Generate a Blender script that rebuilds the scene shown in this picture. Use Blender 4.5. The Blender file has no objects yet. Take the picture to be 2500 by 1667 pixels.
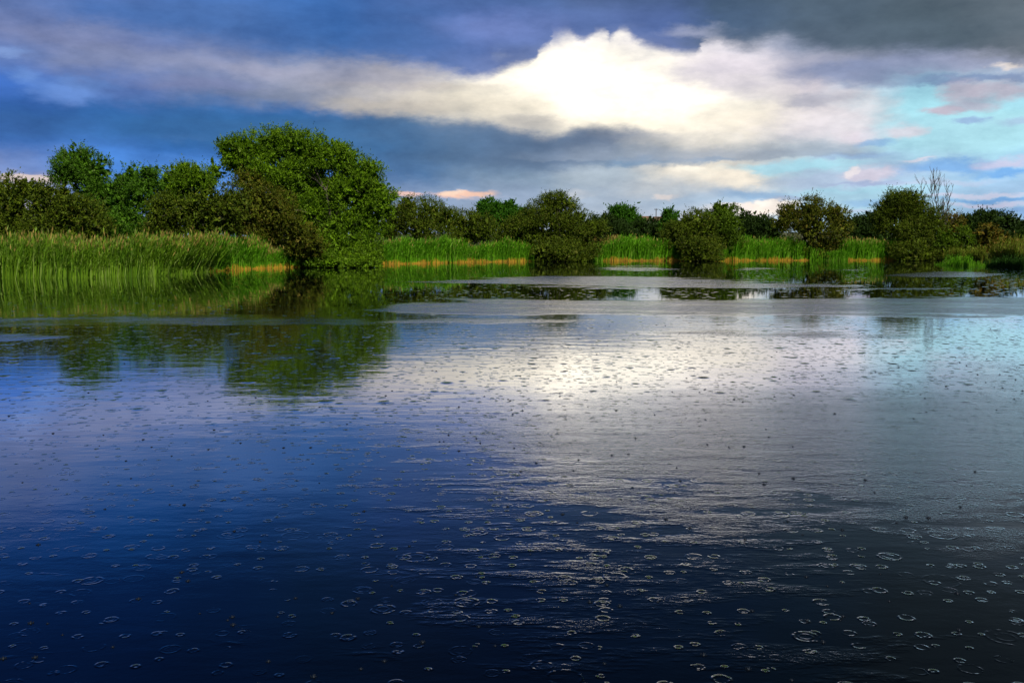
import bpy, math, random
import numpy as np
from math import radians, sin, cos, pi
rng = np.random.default_rng(7)
random.seed(7)
C = bpy.context.scene
COL = C.collection

# ------------------------------------------------------------------ camera
F = 2400.0                      # focal length in pixels of the 2500 px wide photograph
CAM_H = 2.5
PITCH = math.atan((833.5 - 583.0) / F)
cam_d = bpy.data.cameras.new('camera')
cam_d.sensor_width = 36.0
cam_d.lens = F / 2500.0 * 36.0
cam_d.clip_start = 0.1
cam_d.clip_end = 8000
cam = bpy.data.objects.new('camera', cam_d)
cam.location = (0, 0, CAM_H)
cam.rotation_euler = (radians(90) - PITCH, 0, 0)
COL.objects.link(cam)
C.camera = cam

def ray(x, y):
    u, v = (x - 1250.0) / F, (y - 833.5) / F
    d = np.array([u, cos(PITCH) - v * sin(PITCH), -sin(PITCH) - v * cos(PITCH)])
    return d / np.linalg.norm(d)
def azel(x, y):
    d = ray(x, y)
    return math.degrees(math.atan2(d[0], d[1])), math.degrees(math.asin(d[2]))
def at(x, y, Y):                # the point seen at pixel x, y standing Y metres away
    d = ray(x, y)
    return np.array([0, 0, CAM_H]) + d * (Y / d[1])
def on_water(x, y):
    d = ray(x, y)
    return np.array([0, 0, CAM_H]) + d * (CAM_H / -d[2])

def lin(c):
    return tuple((v / 255.0 / 12.92 if v / 255.0 <= 0.04045 else ((v / 255.0 + 0.055) / 1.055) ** 2.4) for v in c)

# ------------------------------------------------------------------ node helper
class NB:
    def __init__(self, nt):
        self.nt = nt
    def new(self, t, **kw):
        n = self.nt.nodes.new(t)
        for k, v in kw.items(): setattr(n, k, v)
        return n
    def put(self, sock, v):
        if isinstance(v, S): self.nt.links.new(v.s, sock)
        elif isinstance(v, bpy.types.NodeSocket): self.nt.links.new(v, sock)
        elif v is not None:
            if isinstance(v, (tuple, list)) and len(v) == 3 and sock.type == 'RGBA': v = (*v, 1)
            sock.default_value = v
    def m(self, op, a, b=None, c=None, clamp=False):
        n = self.new('ShaderNodeMath', operation=op, use_clamp=clamp)
        for i, v in enumerate((a, b, c)):
            if v is not None: self.put(n.inputs[i], v)
        return S(self, n.outputs[0])
    def smooth(self, v, a, b, lo=0.0, hi=1.0, kind='SMOOTHSTEP'):
        n = self.new('ShaderNodeMapRange', interpolation_type=kind, clamp=True)
        for i, q in enumerate((v, a, b, lo, hi)): self.put(n.inputs[i], q)
        return S(self, n.outputs[0])
    def mix(self, f, a, b, mode='MIX'):
        n = self.new('ShaderNodeMix', data_type='RGBA', blend_type=mode, clamp_factor=True)
        self.put(n.inputs[0], f); self.put(n.inputs[6], a); self.put(n.inputs[7], b)
        return S(self, n.outputs[2])
    def xyz(self, a, b, c):
        n = self.new('ShaderNodeCombineXYZ')
        for i, v in enumerate((a, b, c)): self.put(n.inputs[i], v)
        return S(self, n.outputs[0])
    def sep(self, v):
        n = self.new('ShaderNodeSeparateXYZ'); self.put(n.inputs[0], v)
        return [S(self, o) for o in n.outputs]
    def noise(self, vec, scale, detail=4.0, rough=0.5, lac=2.0, dims='3D', out=0):
        n = self.new('ShaderNodeTexNoise', noise_dimensions=dims)
        self.put(n.inputs['Vector'], vec); n.inputs['Scale'].default_value = scale
        n.inputs['Detail'].default_value = detail; n.inputs['Roughness'].default_value = rough
        n.inputs['Lacunarity'].default_value = lac
        return S(self, n.outputs[out])
    def ramp(self, v, stops, mode='LINEAR'):
        n = self.new('ShaderNodeValToRGB'); r = n.color_ramp; r.interpolation = mode
        self.put(n.inputs[0], v)
        stops = sorted(stops)
        while len(r.elements) < len(stops): r.elements.new(0.5)
        for e, (p, c) in zip(r.elements, stops):
            e.position = p; e.color = (*c, 1) if len(c) == 3 else c
        return S(self, n.outputs[0])
    def curve(self, v, pts):
        n = self.new('ShaderNodeFloatCurve'); cv = n.mapping.curves[0]
        n.mapping.extend = 'HORIZONTAL'
        pts = sorted(pts)
        while len(cv.points) < len(pts): cv.points.new(0.5, 0.5)
        for p, (x, y) in zip(cv.points, pts):
            p.location = (x, y); p.handle_type = 'VECTOR' if len(pts) > 40 else 'AUTO'
        n.mapping.update()
        self.put(n.inputs['Value'], v)
        return S(self, n.outputs[0])
class S:
    def __init__(self, nb, s): self.nb, self.s = nb, s
    def __add__(self, o): return self.nb.m('ADD', self, o)
    __radd__ = __add__
    def __sub__(self, o): return self.nb.m('SUBTRACT', self, o)
    def __rsub__(self, o): return self.nb.m('SUBTRACT', o, self)
    def __mul__(self, o): return self.nb.m('MULTIPLY', self, o)
    __rmul__ = __mul__
    def __truediv__(self, o): return self.nb.m('DIVIDE', self, o)

# ------------------------------------------------------------------ sky
SUN_EL, SUN_AZ = 46.0, 154.0        # degrees; azimuth measured clockwise from the view direction (+Y)
world = bpy.data.worlds.new('World')
C.world = world
world.use_nodes = True
wt = world.node_tree
wt.nodes.clear()
w = NB(wt)
gen = w.new('ShaderNodeTexCoord').outputs['Generated']
dx, dy, dz = w.sep(gen)
az0 = w.m('ARCTAN2', dx, dy) * (180 / pi)
el0 = w.m('ARCSINE', dz) * (180 / pi)
nvec = w.xyz(dx, dy, dz * 2.4)                                  # clouds seen low are stretched sideways
n1 = w.noise(nvec, 5.0, 7.0, 0.55, out=1)
n2 = w.noise(nvec, 17.0, 6.0, 0.6, out=1)
a1, b1, c1 = w.sep(n1)
a2, b2, c2 = w.sep(n2)
n5 = w.noise(nvec, 55.0, 5.0, 0.62, out=1)
a5, b5, c5 = w.sep(n5)
WARP = 1.0
az = az0 + ((a1 - 0.5) * 7.0 + (a2 - 0.5) * 3.6 + (a5 - 0.5) * 1.2) * WARP
el = el0 + ((b1 - 0.5) * 1.9 + (b2 - 0.5) * 1.3 + (b5 - 0.5) * 0.5) * WARP
AZ0, AZR = -33.0, 66.0
t = w.m('MULTIPLY_ADD', az, 1 / AZR, -AZ0 / AZR)
te = w.m('MULTIPLY_ADD', az0 + (a2 - 0.5) * 1.5 + (a5 - 0.5) * 0.9, 1 / AZR, -AZ0 / AZR)

COLS = [-500, 0, 250, 500, 750, 1000, 1250, 1500, 1750, 2000, 2250, 2500, 3000]
GRID = {
 -900: [(6,24,70),(2,20,70),(2,20,68),(3,20,64),(5,20,56),(6,20,48),(5,20,48),(6,22,48),(8,24,46),(13,28,42),(24,29,34),(26,31,34),(28,32,34)],
 -300: [(14,54,122),(8,54,124),(8,54,124),(12,54,116),(20,56,106),(28,56,104),(24,53,104),(26,54,98),(30,55,90),(37,58,80),(50,62,68),(54,65,70),(56,66,72)],
 -110: [(26,84,166),(24,86,170),(22,88,170),(28,88,166),(38,86,156),(48,86,156),(52,84,138),(60,84,118),(62,80,104),(66,84,98),(68,86,98),(78,92,104),(80,94,106)],
 0:    [(95,125,188),(98,124,190),(58,108,184),(72,118,192),(60,108,178),(78,108,168),(66,98,146),(74,97,132),(74,95,117),(80,98,113),(85,100,113),(108,118,124),(110,118,124)],
 60:   [(118,132,184),(128,137,186),(114,132,183),(80,116,178),(62,111,184),(72,108,170),(95,120,182),(95,115,165),(78,100,130),(80,98,118),(84,99,112),(96,108,118),(100,110,120)],
 120:  [(122,138,186),(134,144,188),(146,152,188),(128,140,182),(92,122,174),(92,118,170),(140,150,185),(235,232,235),(222,218,228),(150,160,185),(90,106,130),(88,105,128),(100,112,130)],
 180:  [(98,126,188),(102,130,192),(130,141,180),(146,154,188),(160,166,192),(176,174,182),(225,220,214),(255,255,252),(244,238,238),(190,188,204),(150,160,188),(185,182,198),(190,182,192)],
 240:  [(58,104,186),(62,110,194),(90,120,184),(112,130,174),(142,150,172),(206,200,190),(255,250,238),(255,255,248),(255,250,236),(228,218,222),(165,215,235),(190,215,235),(185,205,230)],
 300:  [(48,96,168),(46,96,169),(46,100,168),(54,106,168),(58,106,168),(96,124,158),(206,200,190),(240,230,212),(250,242,228),(236,228,230),(168,226,240),(172,230,241),(170,215,235)],
 360:  [(62,118,198),(68,124,206),(62,118,196),(40,102,178),(48,108,170),(72,118,166),(88,115,152),(124,140,160),(205,202,196),(182,198,212),(164,212,238),(168,226,240),(168,210,235)],
 420:  [(180,178,200),(120,150,212),(74,136,220),(82,142,224),(78,130,196),(80,120,168),(120,144,170),(168,184,198),(238,230,216),(180,214,232),(168,196,228),(154,198,231),(150,195,228)],
 480:  [(205,196,205),(190,185,204),(108,144,208),(88,136,205),(90,134,195),(134,158,196),(150,170,198),(172,188,207),(174,198,222),(174,212,232),(168,210,231),(162,197,230),(160,195,228)],
 560:  [(195,190,205),(190,186,202),(150,168,208),(138,162,206),(132,160,204),(156,176,202),(168,184,205),(185,196,211),(215,216,222),(182,214,234),(172,208,231),(156,192,226),(156,192,226)],
}
rows = []
for y, cols in GRID.items():
    st = []
    for x, c in zip(COLS, cols):
        st.append((min(max((azel(x, max(y, -300))[0] - AZ0) / AZR, 0), 1), lin(c)))
    rows.append((azel(1250, y)[1], w.ramp(t, st, 'EASE')))
rows.sort(key=lambda r: r[0])
sky = rows[0][1]
for (e0, _), (e1, c) in zip(rows[:-1], rows[1:]):
    sky = w.mix(w.smooth(el, e0, e1), sky, c)

def blob(c, x, y, rx, ry, color, op=1.0, soft=0.6, amp=1.0, linear=False, a=az, e=el):
    A, E = azel(x, y)
    ra = abs(azel(x + rx, y)[0] - azel(x - rx, y)[0]) / 2
    re = abs(azel(x, y + ry)[1] - azel(x, y - ry)[1]) / 2
    p = (a - A) * (1 / ra); q = (e - E) * (1 / re)
    d = w.m('SQRT', p * p + q * q)
    f = w.smooth(d, 1.0 + soft, 1.0 - soft) * op
    return w.mix(f, c, color if linear else lin(color))
azs = az0 + (a1 - 0.5) * 3.0 + (a2 - 0.5) * 2.6 + (a5 - 0.5) * 1.3
els = el0 + (b1 - 0.5) * 0.8 + (b2 - 0.5) * 1.0 + (b5 - 0.5) * 0.6
# the torn bright gap where the sun stands behind thin cloud
sky = blob(sky, 1470, 222, 300, 88, (1.12, 1.03, 0.85), 0.85, 0.85, linear=True)
sky = blob(sky, 1430, 202, 200, 78, (1.55, 1.42, 1.16), 1.0, 0.7, linear=True)
sky = blob(sky, 1630, 238, 130, 38, (1.25, 1.17, 1.0), 0.9, 0.7, linear=True)
CLOUDS = [
  (1730, 168, 130, 20, (222, 216, 226), .6, .8), (1690, 196, 90, 9, (214, 208, 218), .5, .8), (1820, 205, 70, 12, (192, 188, 204), .55, .8), (1230, 268, 120, 16, (232, 222, 204), .6, .8), (1280, 300, 60, 16, (190, 186, 182), .7, .7),
  (720, 238, 190, 13, (118, 130, 158), .55, .8), (640, 175, 110, 16, (165, 166, 190), .5, .8), (470, 210, 140, 14, (138, 142, 180), .5, .8), (330, 105, 120, 16, (108, 124, 176), .5, .8), (1010, 214, 150, 9, (196, 186, 176), .6, .8), (980, 262, 130, 12, (226, 214, 192), .6, .7), (850, 176, 24, 10, (118, 130, 160), .6, .7), (700, 300, 200, 14, (30, 100, 162), .5, .8), (150, 300, 220, 20, (34, 98, 176), .4, .8),
  # cream tail, lavender folds and dark folds round the bright gap
  (1130, 250, 200, 34, (238, 228, 208), .75, .8), (930, 262, 150, 20, (176, 170, 168), .6, .8), (880, 200, 170, 34, (168, 168, 186), .6, .8),
  (1790, 165, 110, 40, (226, 218, 228), .75, .7), (1850, 225, 110, 22, (212, 206, 216), .6, .7), (1810, 290, 160, 30, (250, 240, 222), .7, .8),
  (2090, 178, 150, 36, (118, 134, 172), .8, .6), (1990, 245, 75, 17, (162, 166, 184), .7, .6), (2040, 300, 140, 40, (232, 226, 232), .8, .7), (2100, 330, 70, 16, (228, 214, 226), .6, .6),
  # pale blue openings to the north-east and the wisps across them
  (2350, 335, 210, 58, (178, 228, 240), .85, .5), (2262, 250, 66, 40, (170, 226, 240), .9, .45), (2480, 250, 70, 26, (170, 224, 242), .7, .5), (1930, 404, 150, 11, (172, 224, 240), .8, .5), (2110, 462, 170, 9, (172, 220, 238), .7, .6),
  (2330, 158, 180, 26, (160, 168, 198), .75, .6), (2457, 160, 30, 9, (238, 228, 222), .9, .6), (2390, 192, 190, 11, (122, 140, 182), .8, .7), (2345, 226, 52, 28, (200, 190, 205), .85, .5), (2296, 273, 38, 12, (198, 186, 202), .9, .5), (2370, 262, 50, 14, (192, 186, 204), .8, .6), (2445, 222, 70, 22, (206, 194, 208), .8, .6),
  (2358, 302, 36, 9, (150, 178, 220), .8, .5), (2480, 305, 60, 9, (170, 190, 225), .6, .6), (2210, 322, 40, 14, (226, 216, 226), .75, .6), (2120, 345, 55, 8, (130, 178, 226), .7, .6), (2080, 382, 90, 9, (148, 180, 220), .7, .6), (2237, 393, 46, 5, (220, 218, 232), .8, .6), (2340, 409, 140, 13, (122, 174, 230), .85, .6),
  (2457, 402, 60, 12, (206, 202, 224), .75, .6), (2480, 424, 80, 8, (108, 166, 226), .85, .6), (2040, 438, 170, 20, (184, 198, 226), .7, .6), (2124, 425, 62, 17, (214, 206, 222), .85, .5), (2076, 418, 15, 10, (236, 228, 232), .9, .5), (2130, 446, 90, 5, (164, 180, 216), .8, .6),
  (2413, 478, 120, 5, (208, 210, 232), .8, .6), (2450, 490, 110, 6, (112, 166, 224), .85, .6), (2430, 503, 100, 6, (206, 206, 230), .8, .6), (2480, 520, 90, 7, (130, 172, 222), .8, .6), (2150, 494, 95, 8, (146, 188, 228), .8, .6), (2060, 515, 90, 6, (190, 206, 230), .7, .6), (2320, 445, 120, 6, (190, 202, 228), .6, .6),
  # heaped clouds near the horizon
  (1150, 474, 68, 9, (252, 206, 182), .95, .5), (1120, 470, 22, 8, (255, 222, 198), .9, .5), (1200, 482, 50, 5, (180, 186, 208), .7, .6), (1000, 474, 46, 7, (248, 204, 188), .9, .5), (60, 432, 120, 13, (236, 216, 210), .95, .4), (60, 420, 110, 5, (120, 146, 206), .8, .6),
  (1880, 500, 50, 24, (252, 238, 226), .9, .35), (1830, 515, 50, 20, (248, 234, 222), .9, .35), (1775, 512, 42, 13, (234, 228, 226), .85, .45), (1860, 490, 22, 10, (255, 246, 236), .9, .4), (1905, 476, 44, 6, (160, 176, 204), .8, .6), (1810, 470, 90, 11, (140, 176, 214), .75, .6),
  (1710, 424, 110, 22, (250, 240, 222), .85, .45), (1780, 428, 70, 22, (253, 242, 224), .85, .4), (1690, 412, 40, 10, (255, 248, 232), .8, .5), (1640, 455, 120, 26, (206, 210, 214), .6, .6), (1640, 474, 26, 7, (240, 228, 222), .8, .6), (1390, 470, 60, 8, (205, 208, 214), .6, .6), (1470, 430, 110, 24, (176, 190, 204), .6, .7),
  (1740, 385, 60, 6, (126, 158, 192), .7, .6), (1560, 392, 120, 10, (110, 144, 180), .7, .7), (1120, 384, 62, 12, (74, 116, 164), .8, .6), (1220, 388, 50, 14, (122, 146, 178), .7, .6), (460, 335, 70, 7, (90, 136, 210), .5, .7),
  (25, 130, 44, 10, (150, 182, 240), .55, .9), (55, 185, 36, 16, (128, 168, 232), .45, .9), (150, 225, 90, 26, (106, 146, 216), .8, .6), (210, 205, 60, 14, (100, 136, 200), .6, .6),
]
for x, y, rx, ry, c, o, sft in CLOUDS:
    sky = blob(sky, x, y, rx, ry, c, o, sft, a=azs, e=els)

EMAX = 20.0
def edge(pts):
    return w.curve(te, [(min(max((azel(x, y)[0] - AZ0) / AZR, 0), 1), azel(x, y)[1] / EMAX) for x, y in pts]) * EMAX
def colramp(pts):
    return w.ramp(t, [((azel(x, 200)[0] - AZ0) / AZR, lin(c)) for x, c in pts])
def opramp(pts):
    return w.ramp(t, [((azel(x, 200)[0] - AZ0) / AZR, (o, o, o)) for x, o in pts])
big = (b1 - 0.5) * 1.4 + (b2 - 0.5) * 1.6 + (b5 - 0.5) * 1.3
small = (b1 - 0.5) * 0.5 + (b2 - 0.5) * 0.8 + (b5 - 0.5) * 0.45
# long slate cloud bank in the middle of the sky
mu = edge([(-500, 255), (0, 265), (300, 275), (600, 285), (800, 285), (950, 290), (1100, 294), (1188, 296), (1260, 318), (1338, 330), (1389, 312), (1423, 307), (1542, 309), (1644, 319), (1746, 326), (1800, 330), (2600, 330)])
ml = edge([(-500, 345), (0, 350), (300, 350), (540, 368), (700, 385), (900, 402), (1100, 415), (1300, 425), (1400, 412), (1480, 395), (1530, 352), (1600, 342), (1700, 338), (1800, 334), (2600, 334)])
e_s = el0 + small
mf = w.smooth(mu - e_s, -0.25, 0.55) * w.smooth(e_s - ml, -0.5, 0.7) * opramp([(-500, .75), (300, .85), (900, .85), (1200, .92), (1420, .9), (1560, .8), (1680, .6), (1760, .1), (1800, 0), (2600, 0)])
sky = w.mix(mf, sky, colramp([(-400, (46, 96, 168)), (0, (52, 99, 164)), (300, (47, 101, 161)), (600, (54, 105, 159)), (900, (64, 110, 160)), (1100, (84, 114, 150)), (1300, (92, 116, 148)), (1450, (95, 115, 145)), (1700, (130, 140, 160))]))
m2 = w.smooth(e_s, azel(1800, 392)[1], azel(1800, 384)[1]) * w.smooth(e_s, azel(1800, 340)[1], azel(1800, 376)[1]) * opramp([(1250, 0), (1450, .6), (1800, .7), (2050, .5), (2160, 0)])
sky = w.mix(m2, sky, lin((150, 164, 184)))
# dark upper cloud deck with a torn, rounded lower edge
de = edge([(-600, 110), (0, 50), (250, 78), (400, 104), (550, 126), (700, 136), (850, 144), (1000, 162), (1100, 184), (1185, 188), (1236, 172), (1300, 152), (1320, 120), (1343, 98), (1347, 52), (1372, 46), (1399, 88), (1430, 102), (1444, 82), (1467, 74), (1484, 98), (1508, 76), (1542, 92),
           (1569, 112), (1610, 122), (1678, 132), (1706, 128), (1717, 88), (1746, 91), (1780, 106), (1831, 112), (1890, 96), (1960, 112), (2060, 128), (2200, 126), (2300, 124), (2400, 134), (2500, 152), (2900, 150)])
soft = opramp([(-500, 1.0), (300, .95), (800, .8), (1050, .45), (1180, .30), (1350, .24), (1700, .26), (1800, .4), (2050, .5), (2500, .5)])
e_b = el0 + big * opramp([(0, .7), (1100, .5), (1300, .3), (1700, .3), (1900, .6)])
df = w.m('DIVIDE', e_b - de, soft * 1.6 + 0.02)
dfac = w.smooth(df, -0.7, 0.9) * 0.93
deck_hi = colramp([(-400, (86, 120, 182)), (0, (98, 124, 180)), (250, (70, 111, 178)), (500, (74, 114, 178)), (800, (60, 108, 176)), (1000, (72, 108, 170)), (1200, (88, 116, 180)), (1350, (90, 115, 172)), (1500, (86, 110, 165)),
                   (1620, (84, 108, 165)), (1750, (72, 95, 126)), (2000, (80, 98, 116)), (2300, (82, 98, 110)), (2500, (98, 110, 120))])
up = w.smooth(el, azel(1250, 0)[1] - 0.5, azel(1250, -900)[1])
sky = w.mix(dfac * w.smooth(el0, 14.5, 11.5), sky, deck_hi)
sky = blob(sky, 1690, 72, 60, 12, (196, 198, 218), .45, .95, a=azs, e=els)
sky = blob(sky, 1210, 70, 130, 30, (128, 145, 205), .5, .9, a=azs, e=els)
sky = blob(sky, 1225, 138, 16, 10, (150, 162, 196), .4, .9, a=azs, e=els)
# broken light and dark inside the clouds
n3 = w.noise(nvec, 14.0, 8.0, 0.62)
n4 = w.noise(w.xyz(dx, dy, dz * 5.0), 4.0, 5.0, 0.55)
sky = w.mix(1.0, sky, w.ramp(n3 * 0.6 + n4 * 0.24 + w.noise(nvec, 38.0, 6.0, 0.65) * 0.16, [(0.32, (.66, .69, .74)), (0.5, (1, 1, 1)), (0.68, (1.32, 1.30, 1.28))]), 'MULTIPLY')
# round the sides and behind the camera the same grey-blue overcast goes on
away = w.smooth(w.m('ABSOLUTE', az0), 42.0, 80.0)
rest = w.mix(w.smooth(el0, 0.0, 30.0), lin((108, 124, 156)), lin((66, 82, 114)))
rest = w.mix(1.0, rest, w.ramp(n4, [(0.3, (.75, .75, .78)), (0.7, (1.25, 1.25, 1.22))]), 'MULTIPLY')
sky = w.mix(away, sky, rest)
over = w.smooth(el0, 32.0, 65.0)
sky = w.mix(over, sky, w.mix(1.0, lin((54, 68, 100)), w.ramp(n4, [(0.3, (.75, .75, .78)), (0.7, (1.25, 1.25, 1.22))]), 'MULTIPLY'))
nish = w.new('ShaderNodeTexSky', sky_type='NISHITA', sun_disc=False)
nish.sun_elevation = radians(SUN_EL); nish.sun_rotation = radians(SUN_AZ)
bg1 = w.new('ShaderNodeBackground'); w.put(bg1.inputs[0], sky); bg1.inputs[1].default_value = 1.0
bg2 = w.new('ShaderNodeBackground'); w.put(bg2.inputs[0], nish.outputs[0]); bg2.inputs[1].default_value = 0.08
mx = w.new('ShaderNodeMixShader'); mx.inputs[0].default_value = 0.03
wt.links.new(bg1.outputs[0], mx.inputs[1]); wt.links.new(bg2.outputs[0], mx.inputs[2])
wo = w.new('ShaderNodeOutputWorld'); wt.links.new(mx.outputs[0], wo.inputs[0])

# ------------------------------------------------------------------ sun and exposure
sun_d = bpy.data.lights.new('sun', 'SUN')
sun_d.energy = 5.0
sun_d.angle = radians(2.0)
sun_d.color = (1.0, 0.94, 0.80)
sun = bpy.data.objects.new('sun', sun_d)
COL.objects.link(sun)
sun.rotation_euler = (radians(90 - SUN_EL), 0, radians(180 - SUN_AZ))
vs = C.view_settings
C.display_settings.display_device = 'sRGB'
vs.view_transform = 'Standard'; vs.look = 'None'; vs.gamma = 1.0; vs.exposure = 0.0; vs.use_curve_mapping = False
C.cycles.max_bounces = 8; C.cycles.diffuse_bounces = 3; C.cycles.glossy_bounces = 3; C.cycles.transmission_bounces = 4
C.cycles.caustics_reflective = False; C.cycles.caustics_refractive = False

# ------------------------------------------------------------------ materials
def material(name):
    m = bpy.data.materials.new(name); m.use_nodes = True
    m.node_tree.nodes.clear()
    b = NB(m.node_tree)
    out = b.new('ShaderNodeOutputMaterial')
    return m, b, out
def leaf_material(name, dark, light, odd=None, odd_share=0.0, transl=0.35, scale=0.5):
    m, b, out = material(name)
    geo = b.new('ShaderNodeNewGeometry'); tc = b.new('ShaderNodeTexCoord')
    r = S(b, geo.outputs['Random Per Island'])
    n = b.noise(tc.outputs['Object'], scale, 3.0, 0.6)
    f = b.smooth(r * 0.55 + n * 0.75, 0.3, 1.0)
    col = b.mix(f, dark, light)
    if odd:
        r2 = b.m('FRACT', r * 37.7)
        col = b.mix(b.m('LESS_THAN', r2, odd_share), col, odd)
    d = b.new('ShaderNodeBsdfPrincipled'); b.put(d.inputs['Base Color'], col)
    d.inputs['Roughness'].default_value = 0.6; d.inputs['Specular IOR Level'].default_value = 0.12
    tr = b.new('ShaderNodeBsdfTranslucent'); b.put(tr.inputs[0], b.mix(1.0, col, (1.2, 1.25, 0.6), 'MULTIPLY'))
    mxs = b.new('ShaderNodeMixShader'); mxs.inputs[0].default_value = transl
    m.node_tree.links.new(d.outputs[0], mxs.inputs[1]); m.node_tree.links.new(tr.outputs[0], mxs.inputs[2])
    m.node_tree.links.new(mxs.outputs[0], out.inputs[0])
    return m
def bark_material(name, c1, c2):
    m, b, out = material(name)
    tc = b.new('ShaderNodeTexCoord')
    n = b.noise(tc.outputs['Object'], 6.0, 5.0, 0.65)
    d = b.new('ShaderNodeBsdfPrincipled'); b.put(d.inputs['Base Color'], b.mix(b.smooth(n, .3, .7), c1, c2))
    d.inputs['Roughness'].default_value = 0.85
    bp = b.new('ShaderNodeBump'); bp.inputs['Distance'].default_value = 0.02; b.put(bp.inputs['Height'], n)
    m.node_tree.links.new(bp.outputs[0], d.inputs['Normal'])
    m.node_tree.links.new(d.outputs[0], out.inputs[0])
    return m
M = {
 'willow': leaf_material('willow_leaf', (0.028, 0.078, 0.003), (0.190, 0.340, 0.010), (0.17, 0.26, 0.03), 0.08, 0.35, 0.8),
 'teal': leaf_material('cool_willow_leaf', (0.020, 0.070, 0.004), (0.120, 0.270, 0.016), (0.12, 0.2, 0.04), 0.08, 0.35, 0.8),
 'olive': leaf_material('sallow_leaf', (0.014, 0.031, 0.002), (0.122, 0.180, 0.009), (0.14, 0.15, 0.02), 0.10, 0.22, 0.9),
 'brown': leaf_material('browned_leaf', (0.016, 0.028, 0.002), (0.130, 0.160, 0.010), (0.17, 0.14, 0.02), 0.14, 0.22, 0.9),
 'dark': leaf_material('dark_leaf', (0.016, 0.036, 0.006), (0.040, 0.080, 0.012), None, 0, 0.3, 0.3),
 'mid': leaf_material('mid_green_leaf', (0.034, 0.072, 0.004), (0.135, 0.230, 0.012), None, 0, 0.3, 0.8),
 'bright': leaf_material('fresh_leaf', (0.020, 0.080, 0.004), (0.070, 0.200, 0.012), None, 0, 0.35, 0.6),
 'rust': leaf_material('rusty_leaf', (0.040, 0.045, 0.004), (0.160, 0.155, 0.016), (0.22, 0.14, 0.02), 0.25, 0.3, 0.9),
 'bark': bark_material('bark', (0.03, 0.027, 0.018), (0.09, 0.078, 0.05)),
  'pale_bark': bark_material('pale_bark', (0.12, 0.10, 0.045), (0.24, 0.20, 0.10)),
 'twig': bark_material('dead_twig', (0.055, 0.05, 0.04), (0.13, 0.115, 0.085)),
 'deadwood': bark_material('dead_wood', (0.16, 0.125, 0.07), (0.34, 0.27, 0.16)),
 'reed': leaf_material('reed_green', (0.055, 0.19, 0.006), (0.175, 0.43, 0.014), (0.26, 0.42, 0.06), 0.08, 0.4, 0.4),
 'reed_pale': leaf_material('reed_pale_green', (0.055, 0.145, 0.007), (0.215, 0.380, 0.022), (0.28, 0.40, 0.08), 0.12, 0.35, 0.5),
 'straw': leaf_material('dead_reed_straw', (0.42, 0.24, 0.020), (0.64, 0.40, 0.050), (0.30, 0.18, 0.04), 0.15, 0.35, 0.8),
 'plume': leaf_material('reed_plume', (0.24, 0.170, 0.045), (0.44, 0.330, 0.090), (0.18, 0.20, 0.05), 0.2, 0.35, 0.3),
 'sedge_dark': leaf_material('dark_sedge', (0.020, 0.063, 0.008), (0.042, 0.119, 0.014), None, 0, 0.35, 0.5),
 'sedge': leaf_material('yellow_sedge', (0.104, 0.163, 0.016), (0.221, 0.286, 0.029), (0.25, 0.2, 0.04), 0.15, 0.4, 0.3),
}

# ------------------------------------------------------------------ mesh and object helpers
def np_mesh(name, verts, faces, mats, midx=None, smooth=False):
    """faces: (n, k) array of vertex numbers, all with k corners"""
    verts = np.ascontiguousarray(verts, np.float32); faces = np.ascontiguousarray(faces, np.int32)
    n, k = faces.shape
    me = bpy.data.meshes.new(name)
    me.vertices.add(len(verts)); me.vertices.foreach_set('co', verts.ravel())
    me.loops.add(n * k); me.loops.foreach_set('vertex_index', faces.ravel())
    me.polygons.add(n); me.polygons.foreach_set('loop_start', np.arange(0, n * k, k, dtype=np.int32))
    for m_ in mats: me.materials.append(m_)
    if midx is not None: me.polygons.foreach_set('material_index', np.ascontiguousarray(midx, np.int32))
    me.update(calc_edges=True)
    if smooth: me.polygons.foreach_set('use_smooth', np.ones(n, bool))
    return me
def link(name, me, parent=None, loc=(0, 0, 0)):
    o = bpy.data.objects.new(name, me); COL.objects.link(o); o.location = loc
    if parent: o.parent = parent
    return o
def tag(o, label=None, cat=None, group=None, kind=None):
    if label: o['label'] = label
    if cat: o['category'] = cat
    if group: o['group'] = group
    if kind: o['kind'] = kind
    return o
def tube(pts, radii, sides=6):
    """one tapered tube along points: verts and quads"""
    pts = np.asarray(pts, float); V = []; n = len(pts)
    for i in range(n):
        d = pts[min(i + 1, n - 1)] - pts[max(i - 1, 0)]; d /= np.linalg.norm(d) + 1e-9
        ref = np.array([1., 0, 0]) if abs(d[0]) < 0.8 else np.array([0, 1., 0])
        a = np.cross(d, ref); a /= np.linalg.norm(a); b = np.cross(d, a)
        th = np.arange(sides) * 2 * pi / sides
        V.append(pts[i] + radii[i] * (np.outer(np.cos(th), a) + np.outer(np.sin(th), b)))
    Fq = []
    for i in range(n - 1):
        for s in range(sides):
            p = i * sides + s; q = i * sides + (s + 1) % sides
            Fq.append((p, q, q + sides, p + sides))
    return np.concatenate(V), np.array(Fq)
def join(parts):
    V, Q, o = [], [], 0
    for v, f in parts:
        V.append(v); Q.append(f + o); o += len(v)
    return np.concatenate(V), np.concatenate(Q)
def unit(v): return v / (np.linalg.norm(v, axis=-1, keepdims=True) + 1e-9)

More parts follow.
